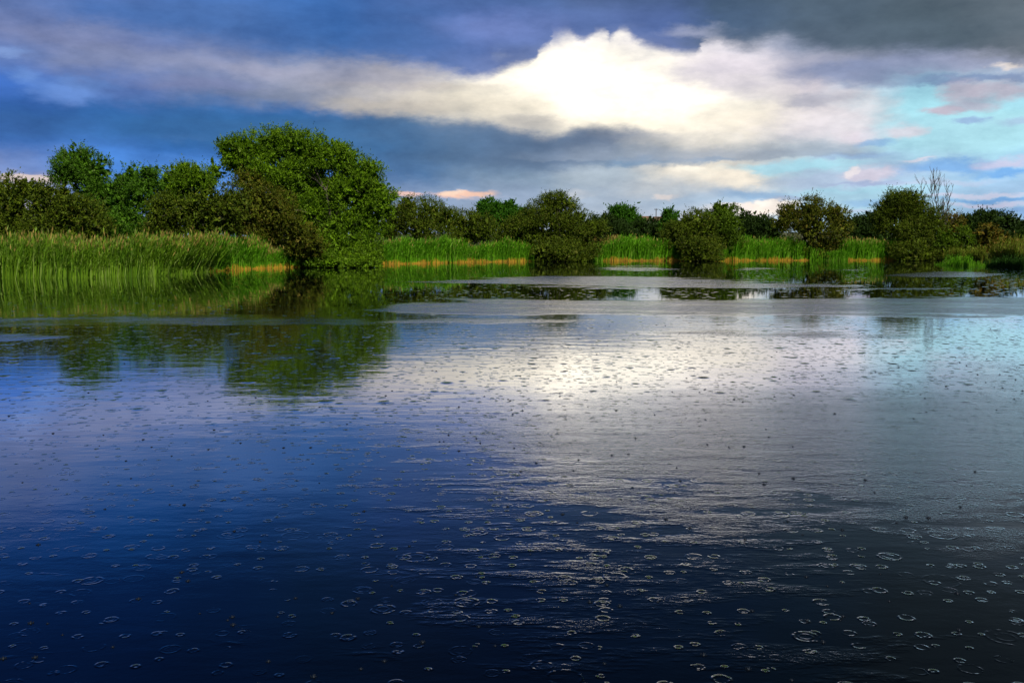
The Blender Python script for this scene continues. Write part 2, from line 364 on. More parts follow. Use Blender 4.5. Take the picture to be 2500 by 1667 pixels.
# ------------------------------------------------------------------ ground and water
SHORE_PX = [(-900, 684), (-400, 684), (0, 681), (200, 680), (380, 675), (440, 671), (500, 665), (555, 660), (610, 657), (745, 652), (775, 653), (900, 652), (930, 646), (1130, 641), (1325, 638), (1500, 637), (1700, 637), (1950, 636), (2190, 636), (2290, 637), (2380, 640), (2500, 644), (2900, 655)]
SHORE = np.array([on_water(x, y)[:2] for x, y in SHORE_PX])
SHORE[0] = (-95, 40); SHORE[-1] = (105, 55)
def shore_y(x): return np.interp(x, SHORE[:, 0], SHORE[:, 1])
def ground_z(x, y):
    s = y - (shore_y(x) + 1.2)
    b = -4.0 - y
    near = np.clip(np.maximum(s / 1.5, b / 1.5), -1, 1)
    z = np.where(near < 0, near * 1.2, near * 0.35)
    side = np.clip((np.abs(x) - 140) / 5, 0, 1)
    z = z * (1 - side) + side * 0.4
    hill = np.clip((y - 260) / 200, 0, 1); hill = hill * hill * (3 - 2 * hill)
    return z + hill * 6.0 * np.clip(1 - np.abs(x - 60) / 400, 0, 1)
gx = np.unique(np.concatenate([np.linspace(-2500, -150, 20), np.linspace(-150, 150, 121), np.linspace(150, 2500, 20)]))
gy = np.unique(np.concatenate([np.linspace(-400, -12, 12), np.linspace(-12, 0, 13), np.linspace(0, 30, 11), np.linspace(30, 135, 140), np.linspace(135, 500, 50), np.linspace(500, 4500, 20)]))
X, Y = np.meshgrid(gx, gy)
Z = ground_z(X, Y) + np.where(Y > 30, 0.06 * np.sin(X * 1.3 + np.sin(Y)) * np.cos(Y * 0.9), 0)
nx, ny = len(gx), len(gy)
idx = np.arange(nx * ny).reshape(ny, nx)
quads = np.stack([idx[:-1, :-1], idx[:-1, 1:], idx[1:, 1:], idx[1:, :-1]], -1).reshape(-1, 4)
gm, b, out = material('ground')
tc = b.new('ShaderNodeTexCoord')
n = b.noise(tc.outputs['Object'], 0.35, 6.0, 0.65)
n_ = b.noise(tc.outputs['Object'], 3.0, 4.0, 0.6)
d = b.new('ShaderNodeBsdfPrincipled'); d.inputs['Roughness'].default_value = 0.9
b.put(d.inputs['Base Color'], b.mix(b.smooth(n * 0.6 + n_ * 0.4, .35, .65), (0.035, 0.045, 0.012), (0.085, 0.09, 0.025)))
gm.node_tree.links.new(d.outputs[0], out.inputs[0])
g = link('ground', np_mesh('ground', np.stack([X, Y, Z], -1).reshape(-1, 3), quads, [gm], smooth=True)); tag(g, kind='structure')

wm, b, out = material('lake_water')
tc = b.new('ShaderNodeTexCoord')
P = tc.outputs['Object']
px, py, pz = b.sep(P)
rel = b.m('DIVIDE', px, py)                       # sideways bearing of a spot on the lake from the landing stage
def lake_noise(sx, sy, det, rough=0.55, off=0.0, dims='2D'):
    return b.noise(b.xyz(px * sx + off, py * sy + off * 0.7, 0.0), 1.0, det, rough, dims=dims)
# wind-ruffled patches are stored on the water mesh, point by point
at_ = b.new('ShaderNodeAttribute', attribute_name='ruffle')
ruff = S(b, at_.outputs['Fac'])
wn1 = lake_noise(0.10, 0.34, 3.0, 0.6)
far = b.smooth(py + (wn1 - 0.5) * 22.0, 27.0, 46.0)                    # sheltered water along the far bank is calm
near = b.smooth(py, 40.0, 14.0)
# rain rings
def rings(cell, off, keep, rmax, wid, amp):
    v = b.new('ShaderNodeTexVoronoi', voronoi_dimensions='2D', feature='F1')
    b.put(v.inputs['Vector'], b.xyz(px * (1 / cell) + off, py * (1 / cell) + off * 1.7, 0.0))
    v.inputs['Scale'].default_value = 1.0; v.inputs['Randomness'].default_value = 0.85
    dist = S(b, v.outputs['Distance']) * cell
    r1, r2, r3 = b.sep(v.outputs['Color'])
    R = r1 * rmax + 0.012
    on = b.m('LESS_THAN', r2, keep)
    age = 1.15 - r1
    g1 = b.m('DIVIDE', dist - R, wid); g2 = b.m('DIVIDE', dist - R * 0.52, wid)
    h = b.m('EXPONENT', g1 * g1 * -1.0) + b.m('EXPONENT', g2 * g2 * -1.0) * 0.6 * b.m('GREATER_THAN', r3, 0.4)
    return h * on * age * amp * b.smooth(lake_noise(13.0, 13.0, 2.0, 0.55, off), 0.34, 0.6, 0.02, 1.35)
h_r = rings(0.25, 0.0, 0.42, 0.062, 0.009, 0.0036) + rings(0.19, 7.3, 0.38, 0.038, 0.008, 0.0030) + rings(0.55, 3.1, 0.30, 0.115, 0.011, 0.0036)
# far dimples left by drops, too small to show their rings
def dimples(cell, off, keep, wid, amp):
    v = b.new('ShaderNodeTexVoronoi', voronoi_dimensions='2D', feature='F1')
    b.put(v.inputs['Vector'], b.xyz(px * (1 / cell) + off, py * (1 / cell) + off * 1.7, 0.0))
    v.inputs['Scale'].default_value = 1.0; v.inputs['Randomness'].default_value = 0.9
    dist = S(b, v.outputs['Distance']) * cell
    r1, r2, r3 = b.sep(v.outputs['Color'])
    g1 = b.m('DIVIDE', dist, r1 * wid + wid * 0.3)
    return b.m('EXPONENT', g1 * g1 * -1.0) * b.m('LESS_THAN', r2, keep) * amp
h_d = (dimples(0.9, 2.0, 0.45, 0.065, 0.016) + dimples(0.6, 5.0, 0.35, 0.045, 0.009)) * b.smooth(py, 11.0, 20.0)
h_f = (dimples(1.0, 8.0, 0.5, 0.12, 0.007) + dimples(0.7, 3.0, 0.4, 0.09, 0.004)) * far
calm = b.smooth(py, 9.0, 17.0, 1.0, 0.10, 'SMOOTHERSTEP')
wn3 = lake_noise(0.9, 2.4, 4.0, 0.65, 5.0)
drz = b.smooth(py + rel * 3.0 + (wn1 - 0.5) * 4.0 + (wn3 - 0.5) * 7.0, 7.6, 10.8) * b.smooth(py - rel * 6.5 + (wn1 - 0.5) * 5.0 + (wn3 - 0.5) * 4.5, 23.0, 9.5) * b.smooth(rel + (wn1 - 0.5) * 0.4, -0.24, 0.08)
gust = b.smooth(lake_noise(0.8, 2.2, 4.0, 0.65, 31.0) + b.smooth(b.m('ABSOLUTE', rel - 0.14), 0.42, 0.1, -0.22, 0.03), 0.46, 0.72)
fine = (lake_noise(24.0, 28.0, 3.0, 0.65) * 0.0020 + lake_noise(7.0, 9.0, 3.0, 0.6, 4.0) * 0.0022) * (gust * 1.2 + 0.16)
swell = lake_noise(0.9, 2.0, 3.0, 0.5, 9.0) * 0.0035
quiet = b.smooth(far, 0.0, 1.0, 1.0, 0.18)
drz = drz * drz
h = (h_r * b.smooth(rel + (wn1 - 0.5) * 0.3, -0.22, 0.06, 0.4, 1.0) * b.smooth(py, 22.0, 36.0, 1.0, 0.0) + h_d * quiet + h_f) + fine * calm * quiet + lake_noise(34.0, 40.0, 2.0, 0.6, 3.0) * 0.0024 * drz + swell * quiet + lake_noise(2.2, 7.0, 4.0, 0.65, 17.0) * 0.03 * ruff
bp = b.new('ShaderNodeBump'); bp.inputs['Distance'].default_value = 1.0; bp.inputs['Strength'].default_value = 1.0
b.put(bp.inputs['Height'], h)
gl = b.new('ShaderNodeBsdfGlossy'); gl.inputs['Color'].default_value = (0.97, 0.97, 0.99, 1)
b.put(gl.inputs['Roughness'], b.smooth(far, 0.0, 1.0, 0.05, 0.02) + ruff * 0.20 + drz * 0.15)
df_ = b.new('ShaderNodeBsdfDiffuse'); df_.inputs['Color'].default_value = (0.0004, 0.0012, 0.003, 1)
fr = b.new('ShaderNodeFresnel'); fr.inputs['IOR'].default_value = 1.55
wm.node_tree.links.new(bp.outputs[0], gl.inputs['Normal']); wm.node_tree.links.new(bp.outputs[0], fr.inputs['Normal'])
mxs = b.new('ShaderNodeMixShader'); b.put(mxs.inputs[0], b.m('MINIMUM', b.m('POWER', S(b, fr.outputs[0]), 1.75) * 4.2, 0.88))
wm.node_tree.links.new(df_.outputs[0], mxs.inputs[1]); wm.node_tree.links.new(gl.outputs[0], mxs.inputs[2])
wm.node_tree.links.new(mxs.outputs[0], out.inputs[0])
wx = np.unique(np.concatenate([np.linspace(-150, -70, 6), np.arange(-70, 70.1, 0.7), np.linspace(70, 150, 6)]))
wy = np.unique(np.concatenate([np.linspace(-12, 20, 8), np.arange(20, 120.1, 0.55), np.linspace(120, 135, 3)]))
WX, WY = np.meshgrid(wx, wy)
def wavy(sx, sy, seed, n=14):
    r = np.random.default_rng(seed); o = np.zeros_like(WX)
    for k in range(n):
        f = 1.35 ** (k * 0.6); th = r.uniform(-0.5, 0.5)
        o += np.sin((WX * cos(th) * sx + WY * sy * (1 + 0.3 * sin(th))) * f * r.choice([-1, 1]) + WX * sx * f * r.uniform(-.8, .8) + r.uniform(0, 6.28)) / f ** 0.7
    return o / 2.2
# where each spot of the lake lies, as bearing and distance from the landing stage
WB = WX / np.maximum(WY, 1.0); WD = np.maximum(WY, 1.0)
N1, N2, N3 = wavy(.10, .22, 1), wavy(.35, .9, 2), wavy(.9, 2.6, 3)
def sstep(v, a, b_): q = np.clip((v - a) / (b_ - a), 0, 1); return q * q * (3 - 2 * q)
RUF = np.zeros_like(WX)
PATCH = [(1080, 1820, 672, 702, 1.0, .05), (1420, 2090, 691, 702, .8, .03), (1450, 1660, 646, 664, .8, .02), (1790, 1885, 648, 662, .7, .015), (2180, 2430, 662, 677, .95, .02), (2010, 2110, 655, 663, .7, .02),
         (930, 2900, 733, 764, .7, .02), (960, 1500, 775, 786, .5, .05), (1500, 2300, 790, 830, .35, .1), (-300, 940, 771, 796, .27, .02), (-400, 160, 816, 834, .75, .03), (540, 765, 866, 879, .7, .03), (300, 520, 868, 876, .5, .03), (2120, 2330, 701, 708, .8, .03), (960, 1330, 684, 690, .5, .03)]
for (x0, x1, y0, y1, am, sx) in PATCH:
    r0, r1 = (x0 - 1250) / F, (x1 - 1250) / F
    d1, d0 = on_water(1250, y0)[1], on_water(1250, y1)[1]; m_ = d1 - d0
    q = WD + N1 * m_ * .16 + N2 * m_ * .10 + N3 * m_ * .05
    rb = WB + N1 * sx * .6 + N3 * sx * .3
    pinch = sstep(rb, r0 - sx, r0 + 3 * sx) * sstep(rb, r1 + sx, r1 - 3 * sx)           # patches thin out to a point
    mid = d0 + m_ * .35; lo = mid + (d0 - mid) * pinch; hi = mid + (d1 - mid) * pinch; e = m_ * .05 + .15
    RUF = np.maximum(RUF, sstep(q, lo - e, lo + e) * sstep(q, hi + e, hi - e) * np.clip(pinch * 3, 0, 1) * am * (0.62 + 0.38 * np.clip(N2 * .7 + N3 * 1.1, -1, 1)))
nwx, nwy = len(wx), len(wy)
wi = np.arange(nwx * nwy).reshape(nwy, nwx)
wq = np.stack([wi[:-1, :-1], wi[:-1, 1:], wi[1:, 1:], wi[1:, :-1]], -1).reshape(-1, 4)
wv = np.stack([WX, WY, np.zeros_like(WX)], -1).reshape(-1, 3)
water = link('lake_water', np_mesh('lake_water', wv, wq, [wm])); tag(water, kind='structure')
water.data.attributes.new('ruffle', 'FLOAT', 'POINT').data.foreach_set('value', np.ascontiguousarray(np.clip(RUF, 0, 1), np.float32).ravel())

# ------------------------------------------------------------------ trees
def pnoise(p, s, seed):
    r = np.random.default_rng(seed); o = np.zeros(len(p))
    for k in range(6):
        d = unit(r.normal(size=3)) * s * (1.0 + 0.45 * k); o += np.sin(p @ d + r.uniform(0, 6.28)) / (1 + 0.3 * k)
    return o / 3.0
def leaf_mesh(name, lobes, mat, seed, dens, size, spray, up=0.35, gaps=0.35, droop=0.0, leaves=12, zmin=0.05, fill=0.25):
    """leaf sprays spread through the lobes of a crown: clumped, with hollows between the clumps and a shaded core"""
    r = np.random.default_rng(seed)
    cen, A, B = [], [], []
    for (c, rad) in lobes:
        area = rad[0] * rad[2] * pi
        m_b = int(7 + 1.1 * area)
        bd = unit(r.normal(size=(m_b, 3))); bc = c + bd * rad * r.uniform(0.58, 0.80, (m_b, 1))
        br = np.cbrt(rad.prod()) * r.uniform(0.26, 0.48, m_b)
        for core in (False, True):
            n = max(10, int(dens * (4.9 if not core else 1.05) * area))
            dirs = unit(r.normal(size=(n, 3)))
            if core:
                p = c + dirs * rad * r.uniform(0.2, 0.62, n)[:, None]
            else:                                               # sprays sit on the boughs, not on the smooth lobe
                wgt = br ** 2; bi = r.choice(m_b, n, p=wgt / wgt.sum())
                rr = 1.0 - np.abs(r.normal(0, 0.22, n)) + 0.25 * pnoise(dirs * 2.0 + bc[bi], 1.5 / spray * 0.6, seed + 5)
                dirs = unit(dirs + bd[bi] * 0.55 + np.array([0, 0, 0.15]))
                p = bc[bi] + dirs * (br[bi] * rr)[:, None] * np.array([1.15, 1.1, 0.85])
                keep = pnoise(p, 1.5 / spray * 0.9, seed + 1) + r.normal(0, 0.25, n) > -0.95 + gaps * 1.6
                p, dirs = p[keep], dirs[keep]; n = len(p)
            if n == 0: continue
            out = dirs
            sd = unit(out * 0.75 + np.array([0, 0, up - droop]) + r.normal(0, 0.45, (n, 3)))
            L = spray * r.uniform(0.5, 1.3, n) * np.where(r.random(n) < 0.07, 1.9, 1.0)
            k = leaves if not core else 6
            tt = r.random((n, k))
            pos = p[:, None] + sd[:, None] * (tt * L[:, None])[..., None] + r.normal(0, 0.15 * spray, (n, k, 3)) * (1.15 - tt)[..., None]
            pos[..., 2] -= droop * (tt * L[:, None]) ** 2 * 0.5
            ax = unit(sd[:, None] + r.normal(0, 0.55, (n, k, 3)))
            nm = unit(out[:, None] * 0.55 + np.array([0, 0, 0.45]) + r.normal(0, 0.6, (n, k, 3)))
            bx = unit(np.cross(nm, ax))
            s = size * (0.78 if not core else 2.1) * r.uniform(0.6, 1.35, (n, k))
            A.append((ax * s[..., None]).reshape(-1, 3)); B.append((bx * (s * (0.42 if not core else 0.7))[..., None]).reshape(-1, 3)); cen.append(pos.reshape(-1, 3))
    P_, A_, B_ = np.concatenate(cen), np.concatenate(A), np.concatenate(B)
    ok = P_[:, 2] > zmin + size * 0.3
    P_, A_, B_ = P_[ok], A_[ok], B_[ok]
    V = np.stack([P_ - A_, P_ + B_ - A_ * 0.1, P_ + A_, P_ - B_ - A_ * 0.1], 1).reshape(-1, 3)
    return np_mesh(name, V, np.arange(len(V)).reshape(-1, 4), [mat])
def limb_path(a, c, r, seg=5, bend=0.18):
    L = np.linalg.norm(c - a); pts = []
    k = r.normal(0, bend * L, 3); k[2] = abs(k[2]) * 0.6 + 0.12 * L
    for i in range(seg + 1):
        s = i / seg
        pts.append(a * (1 - s) + c * s + k * (s * (1 - s)) * 1.6 + r.normal(0, 0.02 * L, 3) * (0 < i < seg))
    return np.array(pts)
seed_n = [100]
def tree(name, label, cat, Y, bx, lobes, mat, dens=9.0, size=0.11, spray=0.55, group=None, trunk_r=0.16, bark='bark', trunk_h=None, depth=0.85, gaps=0.35, droop=0.0, leaves=12, up=0.35, base_z=None, nlimb=7, twigs=0, fill=0.25, dy=None):
    seed_n[0] += 17; sd = seed_n[0]; r = np.random.default_rng(sd)
    X_ = at(bx, 600, Y)[0]
    gz = float(ground_z(np.array(X_), np.array(float(Y)))) if base_z is None else base_z
    gz = max(gz, -0.2)
    base = np.array([X_, Y, gz])
    root = bpy.data.objects.new(name, None); COL.objects.link(root); root.location = base
    root.empty_display_size = 0.5
    tag(root, label, cat, group or {'tree': 'trees along the bank', 'bush': 'bushes along the bank'}[cat])
    LB = []
    for i, q in enumerate(lobes):
        x, y, rx, ry = q[:4]
        off = q[4] if len(q) > 4 else r.uniform(-0.35, 0.35) * rx * Y / F
        yy = Y + off
        c = at(x, y, yy) - base
        rad = np.array([rx * yy / F, depth * 0.5 * (rx + ry) * yy / F, ry * yy / F])
        LB.append((c, rad))
    top = np.mean([c for c, _ in LB], 0)
    th = trunk_h if trunk_h else max(0.8, top[2] * 0.55)
    tpts = [np.array([0, 0, -0.25]), np.array([0.02, 0, 0.3]), np.array([top[0] * 0.2, top[1] * 0.15, th * 0.6]), np.array([top[0] * 0.45, top[1] * 0.3, th])]
    v, f = tube(tpts, [trunk_r * 1.35, trunk_r, trunk_r * 0.85, trunk_r * 0.55], 8)
    link('trunk', np_mesh('trunk', v, f, [M[bark]], smooth=True), root)
    order = sorted(range(len(LB)), key=lambda i: -LB[i][1][0])[:nlimb]
    for i in order:
        c, rad = LB[i]
        a = tpts[2] if c[2] < th else tpts[3]
        if c[2] < 1.2: a = tpts[1]
        p = limb_path(np.array(a), c + np.array([0, 0, rad[2] * 0.35]), r)
        parts = [tube(p, np.linspace(trunk_r * 0.36, trunk_r * 0.08, len(p)), 5)]
        for k in range(4 + twigs):
            s = r.uniform(0.4, 1.0); q = p[min(int(s * (len(p) - 1)), len(p) - 2)]
            e = c + unit(r.normal(size=3)) * rad * r.uniform(0.75, 1.05)
            if e[2] < 0.2: continue
            pp = limb_path(q, e, r, 4, 0.15)
            parts.append(tube(pp, np.linspace(trunk_r * 0.18, 0.012, len(pp)), 4))
        v, f = join(parts)
        link('limb', np_mesh('limb', v, f, [M[bark]], smooth=True), root)
    link('crown', leaf_mesh('crown', LB, M[mat], sd, dens, size, spray, up, gaps, droop, leaves, 0.02 - gz, fill), root)
    return root

# --- bank on the west side, behind the long reed bed
tree('sallow_bush', 'olive bush at the picture edge, left of the tall feathery willow', 'bush', 80, -20, [(-70, 500, 80, 75), (20, 490, 65, 62), (-30, 450, 55, 30), (30, 545, 80, 45), (60, 462, 38, 24), (0, 578, 110, 24)], 'olive', 12, 0.10, 0.5, gaps=.3)
tree('sallow_bush', 'olive brown bush crowding the foot of the tall feathery willow', 'bush', 76, 160, [(130, 515, 58, 55), (190, 530, 60, 50), (100, 480, 40, 30), (120, 560, 70, 35), (225, 560, 45, 35), (165, 490, 45, 35), (170, 580, 100, 20)], 'olive', 12, 0.10, 0.5, gaps=.3)
tree('willow_tree', 'tall feathery green willow standing apart beyond the long reed bed', 'tree', 84, 245, [(190, 400, 55, 42), (170, 432, 42, 36), (225, 420, 48, 42), (315, 445, 42, 42), (345, 480, 40, 60), (280, 490, 60, 60), (300, 550, 70, 48), (230, 480, 48, 50), (362, 425, 22, 20), (260, 560, 70, 35), (345, 560, 45, 35), (375, 450, 18, 22)], 'teal', 13, 0.10, 0.6, trunk_r=.2, gaps=.38, up=.45)
tree('willow_tree', 'rounded light green willow between the feathery willow and the biggest tree', 'tree', 86, 450, [(430, 445, 48, 42), (475, 440, 45, 38), (455, 425, 40, 25), (500, 455, 32, 30), (440, 490, 60, 45)], 'willow', 12, 0.10, 0.6, gaps=.4, up=.6)
tree('sallow_bush', 'dark olive bush below the rounded light green willow', 'bush', 80, 455, [(400, 520, 45, 50), (455, 520, 50, 48), (510, 500, 45, 52), (490, 550, 50, 40), (415, 560, 50, 28), (545, 535, 45, 50), (570, 500, 40, 50), (380, 560, 40, 30)], 'olive', 12, 0.10, 0.5, gaps=.38, twigs=4)
tree('willow_tree', 'biggest tree on the lake, bright green willow hanging down to the water', 'tree', 89, 830,
     [(560, 368, 32, 28), (605, 372, 52, 40), (665, 362, 58, 46), (735, 368, 62, 46), (800, 385, 52, 46), (845, 395, 36, 38), (895, 425, 36, 42), (915, 480, 46, 52), (860, 465, 55, 55), (795, 475, 55, 50), (720, 425, 50, 30), (895, 545, 48, 55), (830, 545, 60, 55), (880, 605, 50, 46, -.8), (815, 610, 62, 42, -1.0), (770, 622, 34, 30, -1.8), (850, 640, 74, 20, -2.6), (525, 425, 22, 14), (690, 450, 55, 38), (760, 530, 60, 60), (640, 422, 60, 34), (585, 402, 42, 24), (760, 445, 60, 50), (705, 480, 50, 40), (935, 500, 30, 40), (760, 645, 30, 14, -2.6), (900, 636, 34, 22, -2.2), (800, 632, 50, 22, -2.4), (830, 646, 80, 12, -3.4), (885, 648, 44, 10, -3.4), (768, 650, 26, 9, -3.2), (808, 651, 30, 9, -3.7), (848, 651, 30, 9, -3.7), (888, 651, 28, 9, -3.4), (914, 648, 18, 9, -2.0)],
     'willow', 15, 0.105, 0.62, trunk_r=.42, gaps=.36, up=.3, nlimb=12)
tree('sallow_bush', 'brown olive bush with bare arching branches leaning against the biggest tree', 'bush', 89, 735, [(620, 460, 50, 42, -2.5), (645, 500, 62, 50, -3), (590, 525, 50, 50, -2.5), (690, 530, 62, 50, -3.2), (735, 575, 54, 44, -3.4), (655, 570, 65, 35, -3), (768, 605, 30, 30, -3.4), (700, 600, 50, 20, -3.2)], 'brown', 12, 0.10, 0.5, gaps=.42, twigs=9, nlimb=7, bark='pale_bark')
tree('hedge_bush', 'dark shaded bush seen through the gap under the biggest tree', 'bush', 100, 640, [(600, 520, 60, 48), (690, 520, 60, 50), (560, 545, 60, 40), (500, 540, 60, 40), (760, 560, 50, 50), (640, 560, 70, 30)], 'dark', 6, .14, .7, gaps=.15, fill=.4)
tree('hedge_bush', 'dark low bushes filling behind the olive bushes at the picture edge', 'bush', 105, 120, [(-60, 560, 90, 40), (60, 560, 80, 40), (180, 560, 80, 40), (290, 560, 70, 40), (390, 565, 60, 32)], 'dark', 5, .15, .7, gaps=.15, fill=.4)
# --- bushes from the biggest tree eastward
tree('sallow_bush', 'wide olive bush just right of the biggest tree, behind green reeds', 'bush', 106, 1010, [(985, 528, 50, 42), (1045, 528, 52, 42), (950, 555, 35, 42), (1020, 560, 70, 40), (1085, 540, 35, 38), (1000, 500, 30, 16)], 'olive', 11, 0.092, 0.55, gaps=.28, fill=.35)
tree('sallow_bush', 'lower olive bush ending in a rounded shoulder above green reeds', 'bush', 110, 1165, [(1120, 552, 38, 38), (1165, 552, 42, 38), (1190, 570, 30, 30), (1140, 580, 55, 26)], 'olive', 11, 0.092, 0.55, gaps=.28, fill=.35)
tree('broadleaf_tree', 'distant dark green trees peeping over between two olive bushes', 'tree', 190, 1215, [(1190, 510, 26, 20), (1240, 513, 26, 18), (1215, 530, 42, 30), (1265, 530, 30, 28), (1180, 540, 30, 30)], 'bright', 6, 0.22, 1.0, gaps=.25, fill=.4, trunk_r=.3)
tree('sallow_bush', 'small dark bush tucked against the west side of the dome shaped bush', 'bush', 112, 1245, [(1245, 565, 32, 32), (1268, 590, 40, 26), (1225, 585, 25, 25)], 'olive', 10, 0.092, 0.55, gaps=.28, fill=.35)
tree('sallow_bush', 'large dome shaped olive bush reaching the water between two reed beds', 'bush', 111, 1370, [(1350, 530, 62, 46), (1405, 550, 48, 46), (1300, 550, 42, 42), (1425, 580, 40, 40), (1360, 580, 70, 45), (1345, 612, 42, 26, -1.5), (1385, 612, 55, 26, -1.0), (1300, 585, 35, 30), (1370, 628, 62, 13, -2.0), (1420, 612, 45, 26, -.8), (1335, 618, 45, 20, -2.2), (1385, 620, 55, 18, -2.4), (1270, 565, 34, 40), (1460, 560, 22, 34), (1360, 500, 60, 24), (1335, 637, 30, 7, -2.4), (1378, 637, 32, 7, -2.6), (1420, 636, 28, 7, -2.2)], 'olive', 12, 0.092, 0.55, gaps=.26, fill=.35, up=.5)
tree('broadleaf_tree', 'distant fresh green tree beside the small brown roofs', 'tree', 185, 1520, [(1510, 528, 28, 24), (1540, 530, 22, 24), (1525, 550, 40, 24), (1555, 560, 25, 25)], 'bright', 6, 0.2, 1.0, gaps=.25, fill=.4, trunk_r=.3)
tree('broadleaf_tree', 'dark round bush behind the dome shaped bush, below the fresh green tree', 'tree', 160, 1490, [(1475, 550, 28, 26), (1505, 565, 35, 26), (1450, 560, 22, 30), (1530, 575, 32, 20)], 'dark', 7, 0.18, 0.8, gaps=.2, fill=.4)
tree('hedge_bush', 'dark low bushes in front of the small brown roofs', 'bush', 175, 1595, [(1570, 562, 28, 20), (1605, 560, 28, 19), (1640, 562, 28, 20), (1590, 580, 60, 14)], 'dark', 7, 0.2, 0.8, gaps=.2, fill=.4)
tree('broadleaf_tree', 'small round dark green tree just past the thin pole', 'tree', 170, 1634, [(1634, 528, 18, 15), (1634, 545, 24, 18)], 'bright', 7, 0.18, 0.8, gaps=.2, fill=.4)
tree('sallow_bush', 'spreading olive bush leaning over the water with a low green skirt', 'bush', 113, 1710, [(1690, 548, 42, 34), (1655, 568, 40, 30), (1705, 580, 50, 40), (1735, 600, 40, 32), (1700, 612, 40, 24, -1.5), (1725, 622, 45, 18, -1.8), (1640, 590, 40, 18), (1705, 612, 58, 28, -2.6), (1725, 629, 46, 11, -3.2), (1680, 600, 45, 28, -1.5), (1700, 560, 60, 40, -.5), (1690, 636, 28, 7, -2.8), (1735, 636, 28, 7, -3.2)], 'olive', 12, 0.092, 0.55, gaps=.32, fill=.35, twigs=4)
tree('willow_tree', 'rounded lighter green tree rising behind the spreading olive bush', 'tree', 114, 1770, [(1765, 522, 32, 25), (1775, 550, 36, 34), (1760, 580, 46, 40), (1740, 545, 34, 34), (1780, 600, 34, 28)], 'mid', 11, 0.12, 0.55, gaps=.22, fill=.4, up=.6)
tree('broadleaf_tree', 'dark tree mass in the gap east of the lighter green tree', 'tree', 165, 1840, [(1825, 545, 32, 26), (1855, 552, 30, 24), (1880, 562, 25, 22), (1840, 575, 50, 18)], 'dark', 7, 0.19, 0.9, gaps=.2, fill=.4)
tree('sallow_bush', 'twiggy browning bush with a thin ragged top above the reeds', 'bush', 115, 1990, [(1935, 522, 42, 32), (1985, 518, 45, 32), (2035, 528, 36, 32), (1910, 550, 26, 30), (1980, 560, 65, 42), (2050, 560, 30, 40), (1995, 600, 48, 34), (2035, 610, 34, 26)], 'brown', 10, 0.10, 0.6, gaps=.46, fill=.3, twigs=8, up=.7)
tree('broadleaf_tree', 'dark trees behind the short reed bed next to the dark round tree', 'tree', 160, 2110, [(2105, 550, 30, 20), (2140, 545, 30, 28), (2080, 560, 25, 22), (2120, 575, 55, 20)], 'dark', 7, 0.19, 0.9, gaps=.2, fill=.4)
tree('sallow_tree', 'tall dark round tree in the water in front of bare twigs', 'tree', 115.5, 2230, [(2185, 512, 46, 38), (2235, 530, 42, 42), (2165, 545, 32, 36), (2215, 565, 60, 42), (2255, 570, 42, 44), (2225, 605, 50, 30, -1.5), (2265, 608, 38, 26, -1.2), (2190, 600, 26, 28), (2225, 626, 62, 14, -3.2), (2270, 626, 44, 14, -3.0), (2200, 616, 34, 22, -2.0), (2245, 612, 56, 24, -2.6), (2208, 636, 30, 7, -3.2), (2256, 636, 32, 7, -3.2), (2152, 530, 32, 38), (2272, 552, 38, 46), (2185, 498, 46, 32), (2225, 495, 40, 28)], 'olive', 12, 0.092, 0.55, gaps=.3, fill=.4, up=.5, trunk_r=.25)
tree('hawthorn_bush', 'olive bush under the pale dead branches at the water', 'bush', 113, 2345, [(2350, 580, 26, 22), (2330, 605, 40, 20), (2375, 612, 34, 20), (2310, 590, 22, 28)], 'mid', 9, 0.12, 0.55, gaps=.35)
tree('hawthorn_bush', 'rusty leaved bush around the pale dead trunk', 'bush', 116, 2318, [(2300, 545, 30, 24), (2330, 548, 26, 26), (2315, 570, 34, 22)], 'rust', 7, 0.12, 0.6, gaps=.5, twigs=4)
tree('broadleaf_tree', 'dark tree with a domed top beyond the rusty bush', 'tree', 160, 2412, [(2410, 537, 32, 20), (2385, 560, 35, 24), (2430, 560, 30, 22), (2360, 550, 25, 24), (2400, 580, 60, 20)], 'dark', 7, 0.19, 0.9, gaps=.22, fill=.4)
tree('broadleaf_tree', 'dark tree cut by the picture edge, farthest along the bank', 'tree', 150, 2475, [(2462, 548, 30, 20), (2495, 565, 34, 24), (2530, 560, 40, 30), (2480, 582, 50, 18)], 'dark', 7, 0.19, 0.9, gaps=.22, fill=.4)
tree('hawthorn_bush', 'yellow brown bush in front of the dark domed tree', 'bush', 108, 2430, [(2412, 570, 24, 22), (2440, 592, 36, 28), (2405, 600, 26, 26), (2465, 600, 22, 22)], 'rust', 10, 0.12, 0.5, gaps=.32, fill=.35)

